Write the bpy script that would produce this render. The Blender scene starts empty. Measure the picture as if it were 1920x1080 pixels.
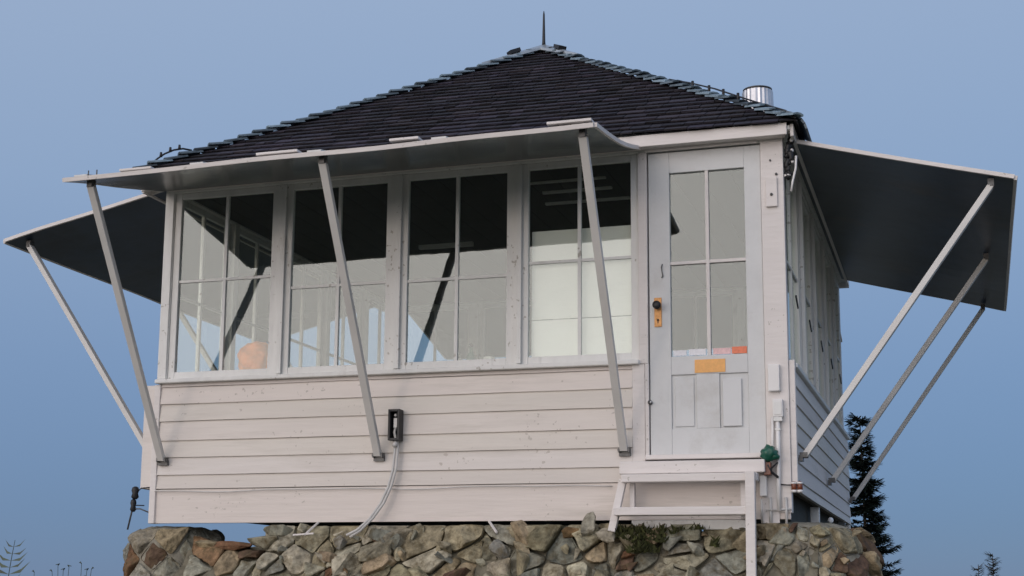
import bpy, bmesh, math, random
from mathutils import Vector, Matrix, noise
R = math.radians
random.seed(7)
sc = bpy.context.scene
col = sc.collection

# ------------------------------------------------------------------ materials
def mat(name, base, rough=.6, metal=0., spec=.5, var=0., vscale=6., bump=0., bscale=60., stretch=(1,1,1), dirt=None, dscale=3., dlo=.55, dhi=.75, attr=False, coat=0., chips=None):
    m = bpy.data.materials.new(name); m.use_nodes = True
    nt = m.node_tree; N = nt.nodes; L = nt.links
    b = N['Principled BSDF']
    b.inputs['Roughness'].default_value = rough; b.inputs['Metallic'].default_value = metal
    b.inputs['Specular IOR Level'].default_value = spec
    b.inputs['Coat Weight'].default_value = coat
    tc = N.new('ShaderNodeTexCoord'); mp = N.new('ShaderNodeMapping'); L.new(tc.outputs['Object'], mp.inputs[0])
    mp.inputs['Scale'].default_value = stretch
    rgb = N.new('ShaderNodeRGB'); rgb.outputs[0].default_value = (*base, 1); out = rgb.outputs[0]
    if attr:
        a = N.new('ShaderNodeAttribute'); a.attribute_name = 'tone'
        mx = N.new('ShaderNodeMix'); mx.data_type = 'RGBA'; mx.blend_type = 'MULTIPLY'; mx.inputs[0].default_value = 1
        L.new(out, mx.inputs[6]); L.new(a.outputs[0], mx.inputs[7]); out = mx.outputs[2]
    if var:
        n = N.new('ShaderNodeTexNoise'); n.inputs['Scale'].default_value = vscale; n.inputs['Detail'].default_value = 6; n.inputs['Roughness'].default_value = .65
        L.new(mp.outputs[0], n.inputs[0])
        mr = N.new('ShaderNodeMapRange'); mr.inputs[1].default_value = .3; mr.inputs[2].default_value = .7
        mr.inputs[3].default_value = 1-var; mr.inputs[4].default_value = 1+var
        L.new(n.outputs[0], mr.inputs[0])
        vm = N.new('ShaderNodeVectorMath'); vm.operation = 'SCALE'; L.new(out, vm.inputs[0]); L.new(mr.outputs[0], vm.inputs['Scale']); out = vm.outputs[0]
    if dirt:
        n = N.new('ShaderNodeTexNoise'); n.inputs['Scale'].default_value = dscale; n.inputs['Detail'].default_value = 8; n.inputs['Roughness'].default_value = .7
        L.new(mp.outputs[0], n.inputs[0])
        mr = N.new('ShaderNodeMapRange'); mr.inputs[1].default_value = dlo; mr.inputs[2].default_value = dhi
        L.new(n.outputs[0], mr.inputs[0])
        mx = N.new('ShaderNodeMix'); mx.data_type = 'RGBA'; L.new(mr.outputs[0], mx.inputs[0]); L.new(out, mx.inputs[6]); mx.inputs[7].default_value = (*dirt, 1); out = mx.outputs[2]
    if chips:
        ccol, csc, cth = chips
        n = N.new('ShaderNodeTexNoise'); n.inputs['Scale'].default_value = csc; n.inputs['Detail'].default_value = 3; L.new(tc.outputs['Object'], n.inputs[0])
        n2 = N.new('ShaderNodeTexNoise'); n2.inputs['Scale'].default_value = csc*.09; L.new(tc.outputs['Object'], n2.inputs[0])
        sm = N.new('ShaderNodeMath'); sm.operation = 'MULTIPLY_ADD'; L.new(n2.outputs[0], sm.inputs[0]); sm.inputs[1].default_value = .5; L.new(n.outputs[0], sm.inputs[2])
        mr = N.new('ShaderNodeMapRange'); mr.inputs[1].default_value = cth; mr.inputs[2].default_value = cth+.025; L.new(sm.outputs[0], mr.inputs[0])
        mx = N.new('ShaderNodeMix'); mx.data_type = 'RGBA'; L.new(mr.outputs[0], mx.inputs[0]); L.new(out, mx.inputs[6]); mx.inputs[7].default_value = (*ccol, 1); out = mx.outputs[2]
    L.new(out, b.inputs['Base Color'])
    if bump:
        n = N.new('ShaderNodeTexNoise'); n.inputs['Scale'].default_value = bscale; n.inputs['Detail'].default_value = 6
        L.new(mp.outputs[0], n.inputs[0])
        bp = N.new('ShaderNodeBump'); bp.inputs['Strength'].default_value = bump; bp.inputs['Distance'].default_value = .01
        L.new(n.outputs[0], bp.inputs['Height']); L.new(bp.outputs[0], b.inputs['Normal'])
    return m

M = {}
M['white'] = mat('white_paint', (.70,.66,.635), .55, var=.05, vscale=2.5, bump=.35, bscale=14, stretch=(.5,.5,3), dirt=(.52,.49,.46), dscale=2.2, dlo=.56, dhi=.82, chips=((.48,.45,.41), 36, .97))
M['siding'] = mat('siding_paint', (.70,.65,.61), .6, var=.07, vscale=1.6, bump=.28, bscale=10, stretch=(.35,.35,4), dirt=(.5,.46,.41), dscale=1.5, dlo=.52, dhi=.8, attr=True, chips=((.50,.455,.41), 34, .965))
M['trim'] = mat('weathered_trim', (.74,.74,.72), .6, var=.07, vscale=5, bump=.5, bscale=18, stretch=(1.5,1.5,.5), dirt=(.45,.44,.41), dscale=4, dlo=.58, dhi=.8, chips=((.46,.44,.40), 36, .95))
M['door'] = mat('door_paint', (.61,.62,.62), .5, var=.07, vscale=3, bump=.25, bscale=25, dirt=(.42,.40,.37), dscale=2.2, dlo=.54, dhi=.85)
M['panel'] = mat('door_panel_paint', (.62,.63,.635), .5, var=.03)
M['strut'] = mat('strut_wood', (.64,.625,.60), .6, var=.1, vscale=1.5)
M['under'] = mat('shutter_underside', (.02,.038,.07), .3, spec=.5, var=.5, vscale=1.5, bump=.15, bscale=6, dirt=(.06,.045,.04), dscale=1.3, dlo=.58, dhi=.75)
M['under_front_lit'] = mat('front_underside_lit', (.085,.095,.098), .25, spec=.6, var=.2, vscale=2, bump=.1, bscale=6, dirt=(.12,.09,.075), dscale=1.3, dlo=.58, dhi=.75)  # lighter than the other undersides: wall bounce and gloss put into the colour
M['shingle'] = mat('cedar_shingle', (.024,.021,.026), .75, spec=.3, var=.35, vscale=9, bump=.8, bscale=50, attr=True)
M['hip'] = mat('hip_cap', (.11,.15,.17), .45, var=.4, vscale=14, bump=.4, bscale=40, attr=True)
M['flash'] = mat('sheet_metal', (.42,.45,.47), .35, metal=.7, var=.15, vscale=8, bump=.15)
M['galv'] = mat('galvanised', (.6,.6,.62), .35, metal=.85, var=.15, vscale=20)
M['black'] = mat('black_metal', (.012,.012,.014), .5)
M['steel'] = mat('dull_steel', (.12,.12,.12), .5, metal=.6, var=.3, vscale=40)
M['brass'] = mat('worn_brass', (.5,.26,.1), .45, metal=.5, var=.3, vscale=60)
M['brown'] = mat('brown_ceramic', (.16,.045,.02), .25)
M['plaque'] = mat('orange_plaque', (.82,.42,.13), .5, var=.1, vscale=50)
M['orange'] = mat('orange_cloth', (.92,.30,.09), .8, var=.3, vscale=12, bump=.5, bscale=20)
M['redstick'] = mat('red_sticker', (.75,.2,.1), .5, var=.2, vscale=90)
M['pinkstick'] = mat('pink_sticker', (.75,.5,.5), .5, var=.2, vscale=90)
M['whitestick'] = mat('white_sticker', (.75,.75,.78), .5, var=.1, vscale=90)
M['green'] = mat('green_glass', (.008,.085,.055), .3, var=.3, vscale=30)
M['white_plastic'] = mat('white_plastic', (.74,.73,.72), .4, var=.04)
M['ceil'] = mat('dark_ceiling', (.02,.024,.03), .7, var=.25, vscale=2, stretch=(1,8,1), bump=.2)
M['inner'] = mat('interior_paint', (.64,.63,.6), .6, var=.06, vscale=3)
M['floor'] = mat('floor_boards', (.25,.2,.15), .6, var=.2, vscale=3, stretch=(8,1,1))
M['blind'] = mat('cream_blind', (.9,.895,.87), .8, var=.03, bump=.2, bscale=30, stretch=(1,1,3))
M['cable'] = mat('grey_cable', (.55,.54,.52), .5, var=.1, vscale=20)
M['dkwood'] = mat('dark_underfloor', (.05,.05,.04), .8, var=.3, vscale=4, bump=.4)
M['stone'] = mat('rubble_stone', (1.05,1.03,1), .9, spec=.2, var=.6, vscale=14, bump=1., bscale=35, attr=True, dirt=(.11,.085,.045), dscale=13, dlo=.48, dhi=.7)
M['mortar'] = mat('mortar', (.27,.25,.20), .9, spec=.2, var=.35, vscale=9, bump=1., bscale=30, dirt=(.06,.065,.03), dscale=5, dlo=.5, dhi=.65)
M['gapfill'] = mat('earth_fill', (.17,.155,.115), .95, spec=.1, var=.4, vscale=12, bump=1., bscale=30)
M['ground'] = mat('rocky_ground', (.16,.145,.115), .95, spec=.2, var=.4, vscale=2.5, bump=1., bscale=6, dirt=(.05,.06,.03), dscale=1.1, dlo=.45, dhi=.6)
M['needle'] = mat('conifer_needles', (.012,.022,.017), .7, spec=.3, attr=True)
M['bark'] = mat('bark', (.05,.04,.03), .9, var=.3, vscale=20, bump=.6)
M['leaf'] = mat('weed_leaf', (.05,.07,.045), .6, attr=True)
M['moss'] = mat('moss', (.05,.055,.02), .95, var=.4, vscale=20, attr=True)
M['lamp'] = mat('white_lens', (.9,.92,.95), .2)

def glass():
    m = bpy.data.materials.new('window_glass'); m.use_nodes = True
    nt = m.node_tree; N = nt.nodes; L = nt.links; N.clear()
    o = N.new('ShaderNodeOutputMaterial'); mix = N.new('ShaderNodeMixShader'); tr = N.new('ShaderNodeBsdfTransparent'); gl = N.new('ShaderNodeBsdfGlossy')
    gl.inputs['Roughness'].default_value = 0.0; gl.inputs['Color'].default_value = (.97,1,.97,1); tr.inputs[0].default_value = (.93,.95,.93,1)
    g = N.new('ShaderNodeNewGeometry'); d = N.new('ShaderNodeVectorMath'); d.operation = 'DOT_PRODUCT'
    L.new(g.outputs['Incoming'], d.inputs[0]); L.new(g.outputs['Normal'], d.inputs[1])
    a = N.new('ShaderNodeMath'); a.operation = 'ABSOLUTE'; L.new(d.outputs['Value'], a.inputs[0])
    s = N.new('ShaderNodeMath'); s.operation = 'SUBTRACT'; s.inputs[0].default_value = 1; L.new(a.outputs[0], s.inputs[1])
    p = N.new('ShaderNodeMath'); p.operation = 'POWER'; L.new(s.outputs[0], p.inputs[0]); p.inputs[1].default_value = 5
    ma = N.new('ShaderNodeMath'); ma.operation = 'MULTIPLY_ADD'; L.new(p.outputs[0], ma.inputs[0]); ma.inputs[1].default_value = .93; ma.inputs[2].default_value = .078
    # old panes are slightly wavy
    tc = N.new('ShaderNodeTexCoord'); n = N.new('ShaderNodeTexNoise'); n.inputs['Scale'].default_value = 4; L.new(tc.outputs['Object'], n.inputs[0])
    bp = N.new('ShaderNodeBump'); bp.inputs['Strength'].default_value = .03; bp.inputs['Distance'].default_value = .02
    L.new(n.outputs[0], bp.inputs['Height']); L.new(bp.outputs[0], gl.inputs['Normal'])
    L.new(ma.outputs[0], mix.inputs[0]); L.new(tr.outputs[0], mix.inputs[1]); L.new(gl.outputs[0], mix.inputs[2]); L.new(mix.outputs[0], o.inputs[0])
    return m
M['glass'] = glass()

# ------------------------------------------------------------------ helpers
class MB:
    def __init__(s): s.v = []; s.f = []; s.c = []; s.cur = (1,1,1); s.sm = []
    def add(s, vs, fs, smooth=False):
        n = len(s.v); s.v += [tuple(v) for v in vs]
        for f in fs: s.f.append(tuple(i+n for i in f)); s.c.append(s.cur); s.sm.append(smooth)
    def box(s, a, b, jit=0):
        x0,y0,z0 = a; x1,y1,z1 = b
        if x0 > x1: x0,x1 = x1,x0
        if y0 > y1: y0,y1 = y1,y0
        if z0 > z1: z0,z1 = z1,z0
        vs = [(x,y,z) for z in (z0,z1) for y in (y0,y1) for x in (x0,x1)]
        if jit: vs = [(x+random.uniform(-jit,jit), y+random.uniform(-jit,jit)*.5, z+random.uniform(-jit,jit)) for x,y,z in vs]
        s.add(vs, [(0,2,3,1),(4,5,7,6),(0,1,5,4),(2,6,7,3),(0,4,6,2),(1,3,7,5)]); return s
    def bar(s, a, b, w, h, up=(0,0,1)):
        a = Vector(a); b = Vector(b); d = (b-a).normalized(); u = Vector(up)
        if abs(d.dot(u)) > .98: u = Vector((0,1,0))
        r = d.cross(u).normalized()*w/2; t = r.cross(d).normalized()*h/2
        vs = [a-r-t, a+r-t, a+r+t, a-r+t, b-r-t, b+r-t, b+r+t, b-r+t]
        s.add(vs, [(0,3,2,1),(4,5,6,7),(0,1,5,4),(1,2,6,5),(2,3,7,6),(3,0,4,7)]); return s
    def tube(s, pts, rad, n=8, caps=True):
        P = [Vector(p) for p in pts]; rs = rad if isinstance(rad, (list,tuple)) else [rad]*len(P)
        base = len(s.v); ref = None; vs = []
        for i,p in enumerate(P):
            d = (P[min(i+1,len(P)-1)]-P[max(i-1,0)]).normalized()
            if ref is None: ref = Vector((0,0,1)) if abs(d.z) < .9 else Vector((1,0,0))
            a = d.cross(ref).normalized(); b = d.cross(a).normalized(); ref = a.cross(d).normalized()
            for k in range(n):
                t = 2*math.pi*k/n; vs.append(p+a*math.cos(t)*rs[i]+b*math.sin(t)*rs[i])
        fs = []
        for i in range(len(P)-1):
            for k in range(n):
                fs.append((i*n+k, i*n+(k+1)%n, (i+1)*n+(k+1)%n, (i+1)*n+k))
        if caps: fs.append(tuple(range(n-1,-1,-1))); fs.append(tuple((len(P)-1)*n+k for k in range(n)))
        s.add(vs, fs, True); return s
    def lathe(s, c, prof, n=16, fl=0):
        vs = []; fs = []
        for r,z in prof:
            for k in range(n):
                t = 2*math.pi*k/n; rr = r*(1+(fl if k%2 else -fl)); vs.append((c[0]+rr*math.cos(t), c[1]+rr*math.sin(t), c[2]+z))
        for i in range(len(prof)-1):
            for k in range(n): fs.append((i*n+k, i*n+(k+1)%n, (i+1)*n+(k+1)%n, (i+1)*n+k))
        fs.append(tuple(range(n-1,-1,-1))); fs.append(tuple((len(prof)-1)*n+k for k in range(n)))
        s.add(vs, fs, fl == 0); return s
    def poly(s, pts, th, nrm):
        n = len(pts); P = [Vector(p) for p in pts]; o = Vector(nrm).normalized()*th
        s.add(P+[p+o for p in P], [tuple(range(n-1,-1,-1)), tuple(range(n,2*n))]+[(i,(i+1)%n,(i+1)%n+n,i+n) for i in range(n)]); return s
    def build(s, name, m, parent=None, bevel=0):
        me = bpy.data.meshes.new(name); me.from_pydata(s.v, [], s.f)
        me.polygons.foreach_set('use_smooth', s.sm)
        at = me.color_attributes.new('tone', 'FLOAT_COLOR', 'CORNER'); buf = []
        for f,c in zip(s.f, s.c): buf += [c[0],c[1],c[2],1.]*len(f)
        at.data.foreach_set('color', buf)
        me.materials.append(M[m] if isinstance(m, str) else m)
        bm = bmesh.new(); bm.from_mesh(me); bmesh.ops.recalc_face_normals(bm, faces=bm.faces[:]); bm.to_mesh(me); bm.free()
        o = bpy.data.objects.new(name, me); col.objects.link(o)
        if parent: adopt(o, parent)
        if bevel:
            b = o.modifiers.new('bevel', 'BEVEL'); b.width = bevel; b.segments = 2; b.limit_method = 'ANGLE'; b.angle_limit = R(40)
        return o
def build_each(mb, name, m, parent=None, bevel=0):
    out = []; seen = {}
    idx = list(range(len(mb.v)))
    def find(i):
        while idx[i] != i: idx[i] = idx[idx[i]]; i = idx[i]
        return i
    for f in mb.f:
        for i in f[1:]: idx[find(i)] = find(f[0])
    for f,c,sm in zip(mb.f, mb.c, mb.sm): seen.setdefault(find(f[0]), []).append((f,c,sm))
    for k,fl in seen.items():
        q = MB(); mp = {}
        for f,c,sm in fl:
            for i in f:
                if i not in mp: mp[i] = len(q.v); q.v.append(mb.v[i])
            q.f.append(tuple(mp[i] for i in f)); q.c.append(c); q.sm.append(sm)
        out.append(q.build(name, m, parent, bevel))
    return out
def adopt(o, parent):
    o.parent = parent
    q = parent; m = Matrix.Identity(4)
    off = Vector((0,0,0))
    while q: off += q.location; q = q.parent if q.parent else None
    o.matrix_parent_inverse = Matrix.Translation(-parent.location) if parent.parent is None else Matrix.Identity(4)
def thing(name, label, cat, loc, group=None):
    o = bpy.data.objects.new(name, None); col.objects.link(o); o.location = loc; o.empty_display_size = .2
    o['label'] = label; o['category'] = cat
    if group: o['group'] = group
    return o
def tag(o, label, cat, group=None):
    o['label'] = label; o['category'] = cat
    if group: o['group'] = group
    return o
def struct(o): o['kind'] = 'structure'; return o
def B(a, b, jit=0): return MB().box(a, b, jit)

W = 4.27
# ================================================================== CABIN
cab = thing('lookout_cabin', 'white clapboard fire lookout cabin with dark shingled hip roof and propped shutters', 'cabin', (W/2, W/2, 0))

# ---- front lower siding (wedge boards)
def siding(name, p0, p1, nrm, zs, skirt=None, tilt=.012):
    """p0,p1 ends in plan of the wall line (outer face), nrm the outward direction, zs board edges from top to bottom"""
    m = MB(); p0 = Vector((*p0,0)); p1 = Vector((*p1,0)); n = Vector((*nrm,0)); L = (p1-p0).length
    for k in range(len(zs)-1):
        zt, zb = zs[k], zs[k+1]
        t = random.uniform(.94,1.04); m.cur = (t, t*random.uniform(.985,1.01), t*random.uniform(.97,1.01))
        # boards are butted at irregular places and sag a little
        q = [0, 1]
        if False: q = [0, random.uniform(.2,.8), 1]
        for i in range(len(q)-1):
            tt = random.uniform(.985,1.01); base = m.cur; m.cur = tuple(c*tt for c in base)
            a = p0.lerp(p1, q[i]+(.0006 if i else 0)); b = p0.lerp(p1, q[i+1]-(.0006 if i < len(q)-2 else 0))
            ns = 8; vs = []; fs = []
            for j in range(ns+1):
                c = a.lerp(b, j/ns); w = noise.noise((c.x*1.7+k*3.1, c.y*1.7, k*.77))*.003
                o1 = n*.004; o2 = n*(.004+tilt+random.uniform(0,.0015))
                vs += [c+o1+Vector((0,0,zt+w)), c+o2+Vector((0,0,zb+w+.001)), c-n*.012+Vector((0,0,zb+w+.001)), c-n*.012+Vector((0,0,zt+w))]
            for j in range(ns):
                for e in range(4): fs.append((j*4+e, j*4+(e+1)%4, j*4+4+(e+1)%4, j*4+4+e))
            fs.append((0,3,2,1)); fs.append((ns*4,ns*4+1,ns*4+2,ns*4+3))
            m.add(vs, fs); m.cur = base
    return m.build(name, 'siding', cab)
zs_f = [.95,.925,.808,.69,.558,.443,.325,.232]
siding('siding', (.035,0), (3.325,0), (0,-1), zs_f)
# skirt under door and along the front
sk = MB(); sk.cur = (1,.98,.97)
for (a,b) in ((.02,4.262),): sk.box((a,-.006,0+.003*random.random()), (b,.03,.229), .002)
build_each(sk, 'skirt_board', 'siding', cab)
B((3.325,-.012,.232),(3.405,.03,.955)).build('corner_board', 'white', cab, .004)
B((3.405,-.004,.232),(4.262,.03,.30)).build('apron_board', 'white', cab, .004)
B((-.012,-.022,.0),(.034,.05,.945)).build('corner_board', 'white', cab, .004)
# corner posts beside windows
B((-.004,-.012,.985),(.062,.06,2.36)).build('corner_board', 'trim', cab, .004)
B((4.135,-.016,.04),(4.272,.055,2.399)).build('corner_board', 'white', cab, .004)
B((4.10,-.02,-.02),(4.2,-.0165,.36)).build('utility_backboard', 'white', cab, .002)
# wall core below windows (gives thickness) and framing round the openings
core = MB()
core.box((.03,.032,.22),(3.36,.10,.93))
core.build('wall_frame', 'inner', cab)
B((.0,-.05,.951),(3.375,.09,.979)).build('window_sill', 'trim', cab, .006)
hd = MB(); hd.box((-.004,-.008,2.301),(3.385,.09,2.40)); hd.box((3.385,-.012,2.30),(4.27,.09,2.40)); build_each(hd, 'header_board', 'trim', cab, .004)
hd = MB(); hd.box((3.385,-.024,2.335),(4.262,-.0165,2.36)); hd.box((3.42,-.030,2.296),(4.12,-.0125,2.318)); build_each(hd, 'moulding', 'white', cab, .004)

# ---- window sash
def sash(name, o, u, n, w, zb, zt, hz, nv=1, blind=False, muntin_m='trim', deep=0.0):
    """o: plan point of left outer corner of opening, u: along, n: outward"""
    O = Vector((*o,0)); U = Vector((*u,0)); Nn = Vector((*n,0))
    def bx(m, s0, s1, z0, z1, d0, d1):
        a = O+U*s0+Nn*d0; b = O+U*s1+Nn*d1; m.box((a.x,a.y,z0),(b.x,b.y,z1))
    st = .048
    m = MB()
    bx(m, 0, st, zb, zt, -.045, -.008-deep); bx(m, w-st, w, zb, zt, -.045, -.008-deep)
    bx(m, st, w-st, zb, zb+.05, -.043, -.010-deep); bx(m, st, w-st, zt-.04, zt, -.043, -.010-deep)
    wd = m.build(name, muntin_m, cab, .003)
    m = MB()
    for k in range(nv):
        c = w*(k+1)/(nv+1); bx(m, c-.011, c+.011, zb+.05, zt-.04, -.038, -.014-deep)
    segs = [st]+[w*(k+1)/(nv+1) for k in range(nv)]+[w-st]
    for z in hz:
        for k in range(len(segs)-1): bx(m, segs[k]+(.011 if k else 0), segs[k+1]-(.011 if k < len(segs)-2 else 0), z-.009, z+.009, -.037, -.016-deep)
    m.build('muntin', muntin_m, wd)
    m = MB(); bx(m, st-.004, w-st+.004, zb+.046, zt-.036, -.028-deep, -.0245-deep); m.build('pane', 'glass', wd)
    if blind:
        m = MB(); bx(m, st+.005, w-st-.005, zb+.03, 1.275, -.075, -.07); bx(m, st+.005, w-st-.005, 1.281, 1.86, -.078, -.073); m.build('blind', 'blind', wd)
        
    return wd
bays = [(.068,.872,1.668),(.928,1.715,1.577),(1.773,2.553,1.572),(2.603,3.368,1.640)]
for i,(a,b,h) in enumerate(bays):
    sash('window', (a,0), (1,0), (0,-1), b-a, .982, 2.299, [h], blind=(i == 3))
mull = MB()
for a,b in ((.872,.928),(1.715,1.773),(2.553,2.603)): mull.box((a+.001,-.004,.981),(b-.001,.08,2.30))
mull.box((.0625,-.002,.981),(.067,.08,2.30))
build_each(mull, 'mullion', 'trim', cab, .003)
mc = MB()
for a,b in ((.872,.928),(1.715,1.773),(2.553,2.603)): mc.box(((a+b)/2+.002,-.019,.99),(b+.008,-.0045,2.285))
build_each(mc, 'cover_strip', 'trim', cab, .003)
B((3.37,-.016,.956),(3.428,.08,2.30)).build('door_jamb', 'white', cab, .003)
B((3.407,-.0165,.38),(3.43,.08,.955)).build('door_jamb', 'white', cab, .003)

# ---- door
dm = MB(); y0, y1 = -.002, .04
dm.box((3.436,y0,.395),(3.568,y1,2.29)); dm.box((4.032,y0,.395),(4.133,y1,2.29))
dm.box((3.568,y0+.0006,2.155),(4.032,y1-.001,2.29)); dm.box((3.568,y0+.0006,.88),(4.032,y1-.001,.994)); dm.box((3.568,y0+.0006,.395),(4.032,y1-.001,.55))
dm.box((3.72,y0+.001,.55),(3.86,y1-.001,.88)); dm.box((3.568,y0+.012,.55),(3.72,y1-.002,.88)); dm.box((3.86,y0+.012,.55),(4.032,y1-.002,.88))
door = dm.build('door', 'door', cab, .003)
m = MB(); m.box((3.789,.001,.994),(3.811,.032,2.155)); m.box((3.568,.003,1.568),(3.789,.03,1.588)); m.box((3.811,.003,1.568),(4.032,.03,1.588)); m.build('muntin', 'white', door, .002)
B((3.566,.018,.992),(4.034,.0215,2.157)).build('pane', 'glass', door)
B((3.588,.002,.563),(3.705,.0095,.862)).build('door_panel', 'door', door, .004)
B((3.878,-.006,.558),(3.992,.0095,.845)).build('door_panel', 'panel', door, .004)
B((3.712,-.0065,.888),(3.897,-.0027,.968)).build('plaque', 'plaque', door)
m = MB(); m.box((3.467,-.0085,1.182),(3.513,-.0027,1.365)); pl = m.build('lock_plate', 'brass', door, .002)
m = MB(); m.tube([(3.49,-.008,1.312),(3.49,-.035,1.312)], .009); m.tube([(3.49,-.03,1.312),(3.49,-.04,1.312),(3.49,-.055,1.312),(3.49,-.062,1.312)], [.012,.026,.026,.012], 12); m.build('door_knob', 'black', door)
m = MB(); m.tube([(3.49,-.0105,1.225),(3.49,-.0085,1.225)], .007, 8); m.box((3.487,-.0105,1.205),(3.493,-.0085,1.225)); m.build('keyhole', 'black', door)
m = MB(); m.tube([(3.52,-.006,1.575),(3.515,-.012,1.555),(3.52,-.014,1.52),(3.524,-.012,1.498),(3.514,-.008,1.49)], .0035, 6); m.build('hook', 'steel', door)
m = MB(); m.tube([(3.435,-.006,.715),(3.435,-.02,.715)], [.016,.012], 10); m.tube([(3.44,-.02,.715),(3.45,-.028,.712)], [.008,.006], 8); build_each(m, 'bolt', 'steel', door)
m = MB(); m.tube([(3.442,-.016,.716),(3.446,-.030,.714)], [.006,.007], 8); m.build('bolt_head', 'lamp', door)
for a,b,mm,hh in ((3.578,3.66,'whitestick',1.034),(3.675,3.778,'whitestick',1.038),(3.822,3.93,'pinkstick',1.037),(3.935,4.026,'redstick',1.042)):
    B((a,.0145,1.0),(b,.0165,hh)).build('sticker', mm, door)
B((3.41,-.05,.362),(4.135,.05,.392)).build('threshold', 'white', cab, .006)

# ---- side and back walls
zs_s = [.905,.80,.69,.575,.46,.345,.235]
def side_wall(o, u, n, L, thick, which):
    """lower siding with a ledge, windows above"""
    O = Vector((*o,0)); U = Vector((*u,0)); Nn = Vector((*n,0))
    def bx(m, s0, s1, z0, z1, d0, d1):
        a = O+U*s0+Nn*d0; b = O+U*s1+Nn*d1; m.box((a.x,a.y,z0),(b.x,b.y,z1))
    a = O+Nn*thick; b = O+U*L+Nn*thick
    siding('siding', (a.x,a.y), (b.x,b.y), n, zs_s+([.17] if which != 'left' else []), tilt=.01)
    m = MB(); bx(m, 0, L, .24, .905, -.08, thick-.013); m.build('wall_frame', 'inner', cab)
    m = MB(); bx(m, -.0, L, .906, .935, -.07, thick+.03); m.build('window_sill', 'trim', cab, .005)
    m = MB(); bx(m, 0, L, 2.30, 2.399, -.08, -.004); m.build('header_board', 'trim', cab)
    n_b = 5; w = L/n_b
    for k in range(n_b):
        p = O+U*(k*w+.035)
        sash('window', (p.x,p.y), u, n, w-.07, .937, 2.299, [1.6])
    m = MB()
    for k in range(n_b+1):
        c = k*w
        bx(m, max(c-.034, 0), min(c+.034, L), .937, 2.30, -.08, -.003)
        if 0 < k < n_b: bx(m, c-.014, c+.014, .94, 2.29, -.0025, .022)
    build_each(m, 'mullion', 'trim', cab, .003)
side_wall((W,.056), (0,1), (1,0), W-.06, .02, 'right')
side_wall((0,W-.004), (0,-1), (-1,0), W-.056, .085, 'left')
side_wall((W-.02,W), (-1,0), (0,1), W-.04, .02, 'back')
# lower front edge boards that close the side siding
B((-.10,.0,.236),(-.0125,.049,.944)).build('corner_board', 'siding', cab, .004)
B((4.2725,.0,.17),(4.308,.049,.945)).build('corner_board', 'white', cab, .004)
m = MB()
for k in range(5): m.bar((W+.012,.42+k*.845,1.42),(W+.018,.48+k*.845,1.35), .008, .014)
build_each(m, 'window_latch', 'black', cab)

# ---- floor, ceiling, underfloor
B((.03,.04,.20),(W-.03,W-.03,.26)).build('floor', 'floor', cab)
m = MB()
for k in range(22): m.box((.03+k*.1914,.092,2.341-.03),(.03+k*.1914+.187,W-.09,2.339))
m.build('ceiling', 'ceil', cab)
m = MB()
for k in range(8): m.box((.1+k*.57,.06,.06),(.15+k*.57,W-.06,.199))
build_each(m, 'floor_joist', 'dkwood', cab)
m = MB(); m.box((4.16,.55,-.55),(4.2,4.2,.199)); m.build('crawlspace_panel', 'dkwood', cab)
m = MB(); m.box((4.22,1.58,-.6),(4.28,1.63,.168)); m.build('foundation_post', 'trim', cab, .004)
m = MB(); m.box((4.2,4.14,-.6),(4.3,4.24,.168)); m.build('foundation_post', 'trim', cab, .004)
m = MB(); m.lathe((4.315,2.05,.10), [(.004,-.022),(.016,-.016),(.022,0),(.016,.016),(.004,.022)], 12); m.build('floodlight', 'lamp', cab)

# ================================================================== ROOF
ov = .12; ze = 2.385; ap = Vector((W/2, W/2, 3.915)); XR = W+.075
cs = [Vector((-ov-.03,-ov,ze+.052)), Vector((XR,-ov,ze-.008)), Vector((XR,W+ov,ze)), Vector((-ov-.03,W+ov,ze))]
deck = MB()
low = [c+Vector((0,0,-.02)) for c in cs]
deck.add(cs+[ap], [(0,1,4),(1,2,4),(2,3,4),(3,0,4)])
dk2 = MB(); dk2.poly([c+Vector((0,0,-.055)) for c in cs], .012, (0,0,-1)); 
roof = deck.build('roof', 'dkwood', cab)
soff = MB(); soff.box((-ov-.01,-ov+.02,2.34),(XR-.02,W+ov-.02,2.365)); soff.build('soffit', 'trim', roof)
fa = MB()
fa.box((-ov-.02,-ov-.004,2.304),(W+.04,-ov+.019,2.378)); fa.box((-ov-.02,W+ov-.02,2.29),(XR,W+ov,2.378))
fa.box((XR-.019,-.09,2.30),(XR+.002,W+.09,2.378)); fa.box((-ov-.034,-.09,2.30),(-ov-.011,W+.09,2.378))
build_each(fa, 'fascia', 'white', roof, .003)
B((.02,-.099,2.315),(W+.02,-.0125,2.338)).build('frieze', 'white', roof)
B((-.004,-.0125,2.401),(W,.09,2.4395)).build('wall_plate', 'trim', roof)
sh = MB()
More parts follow.
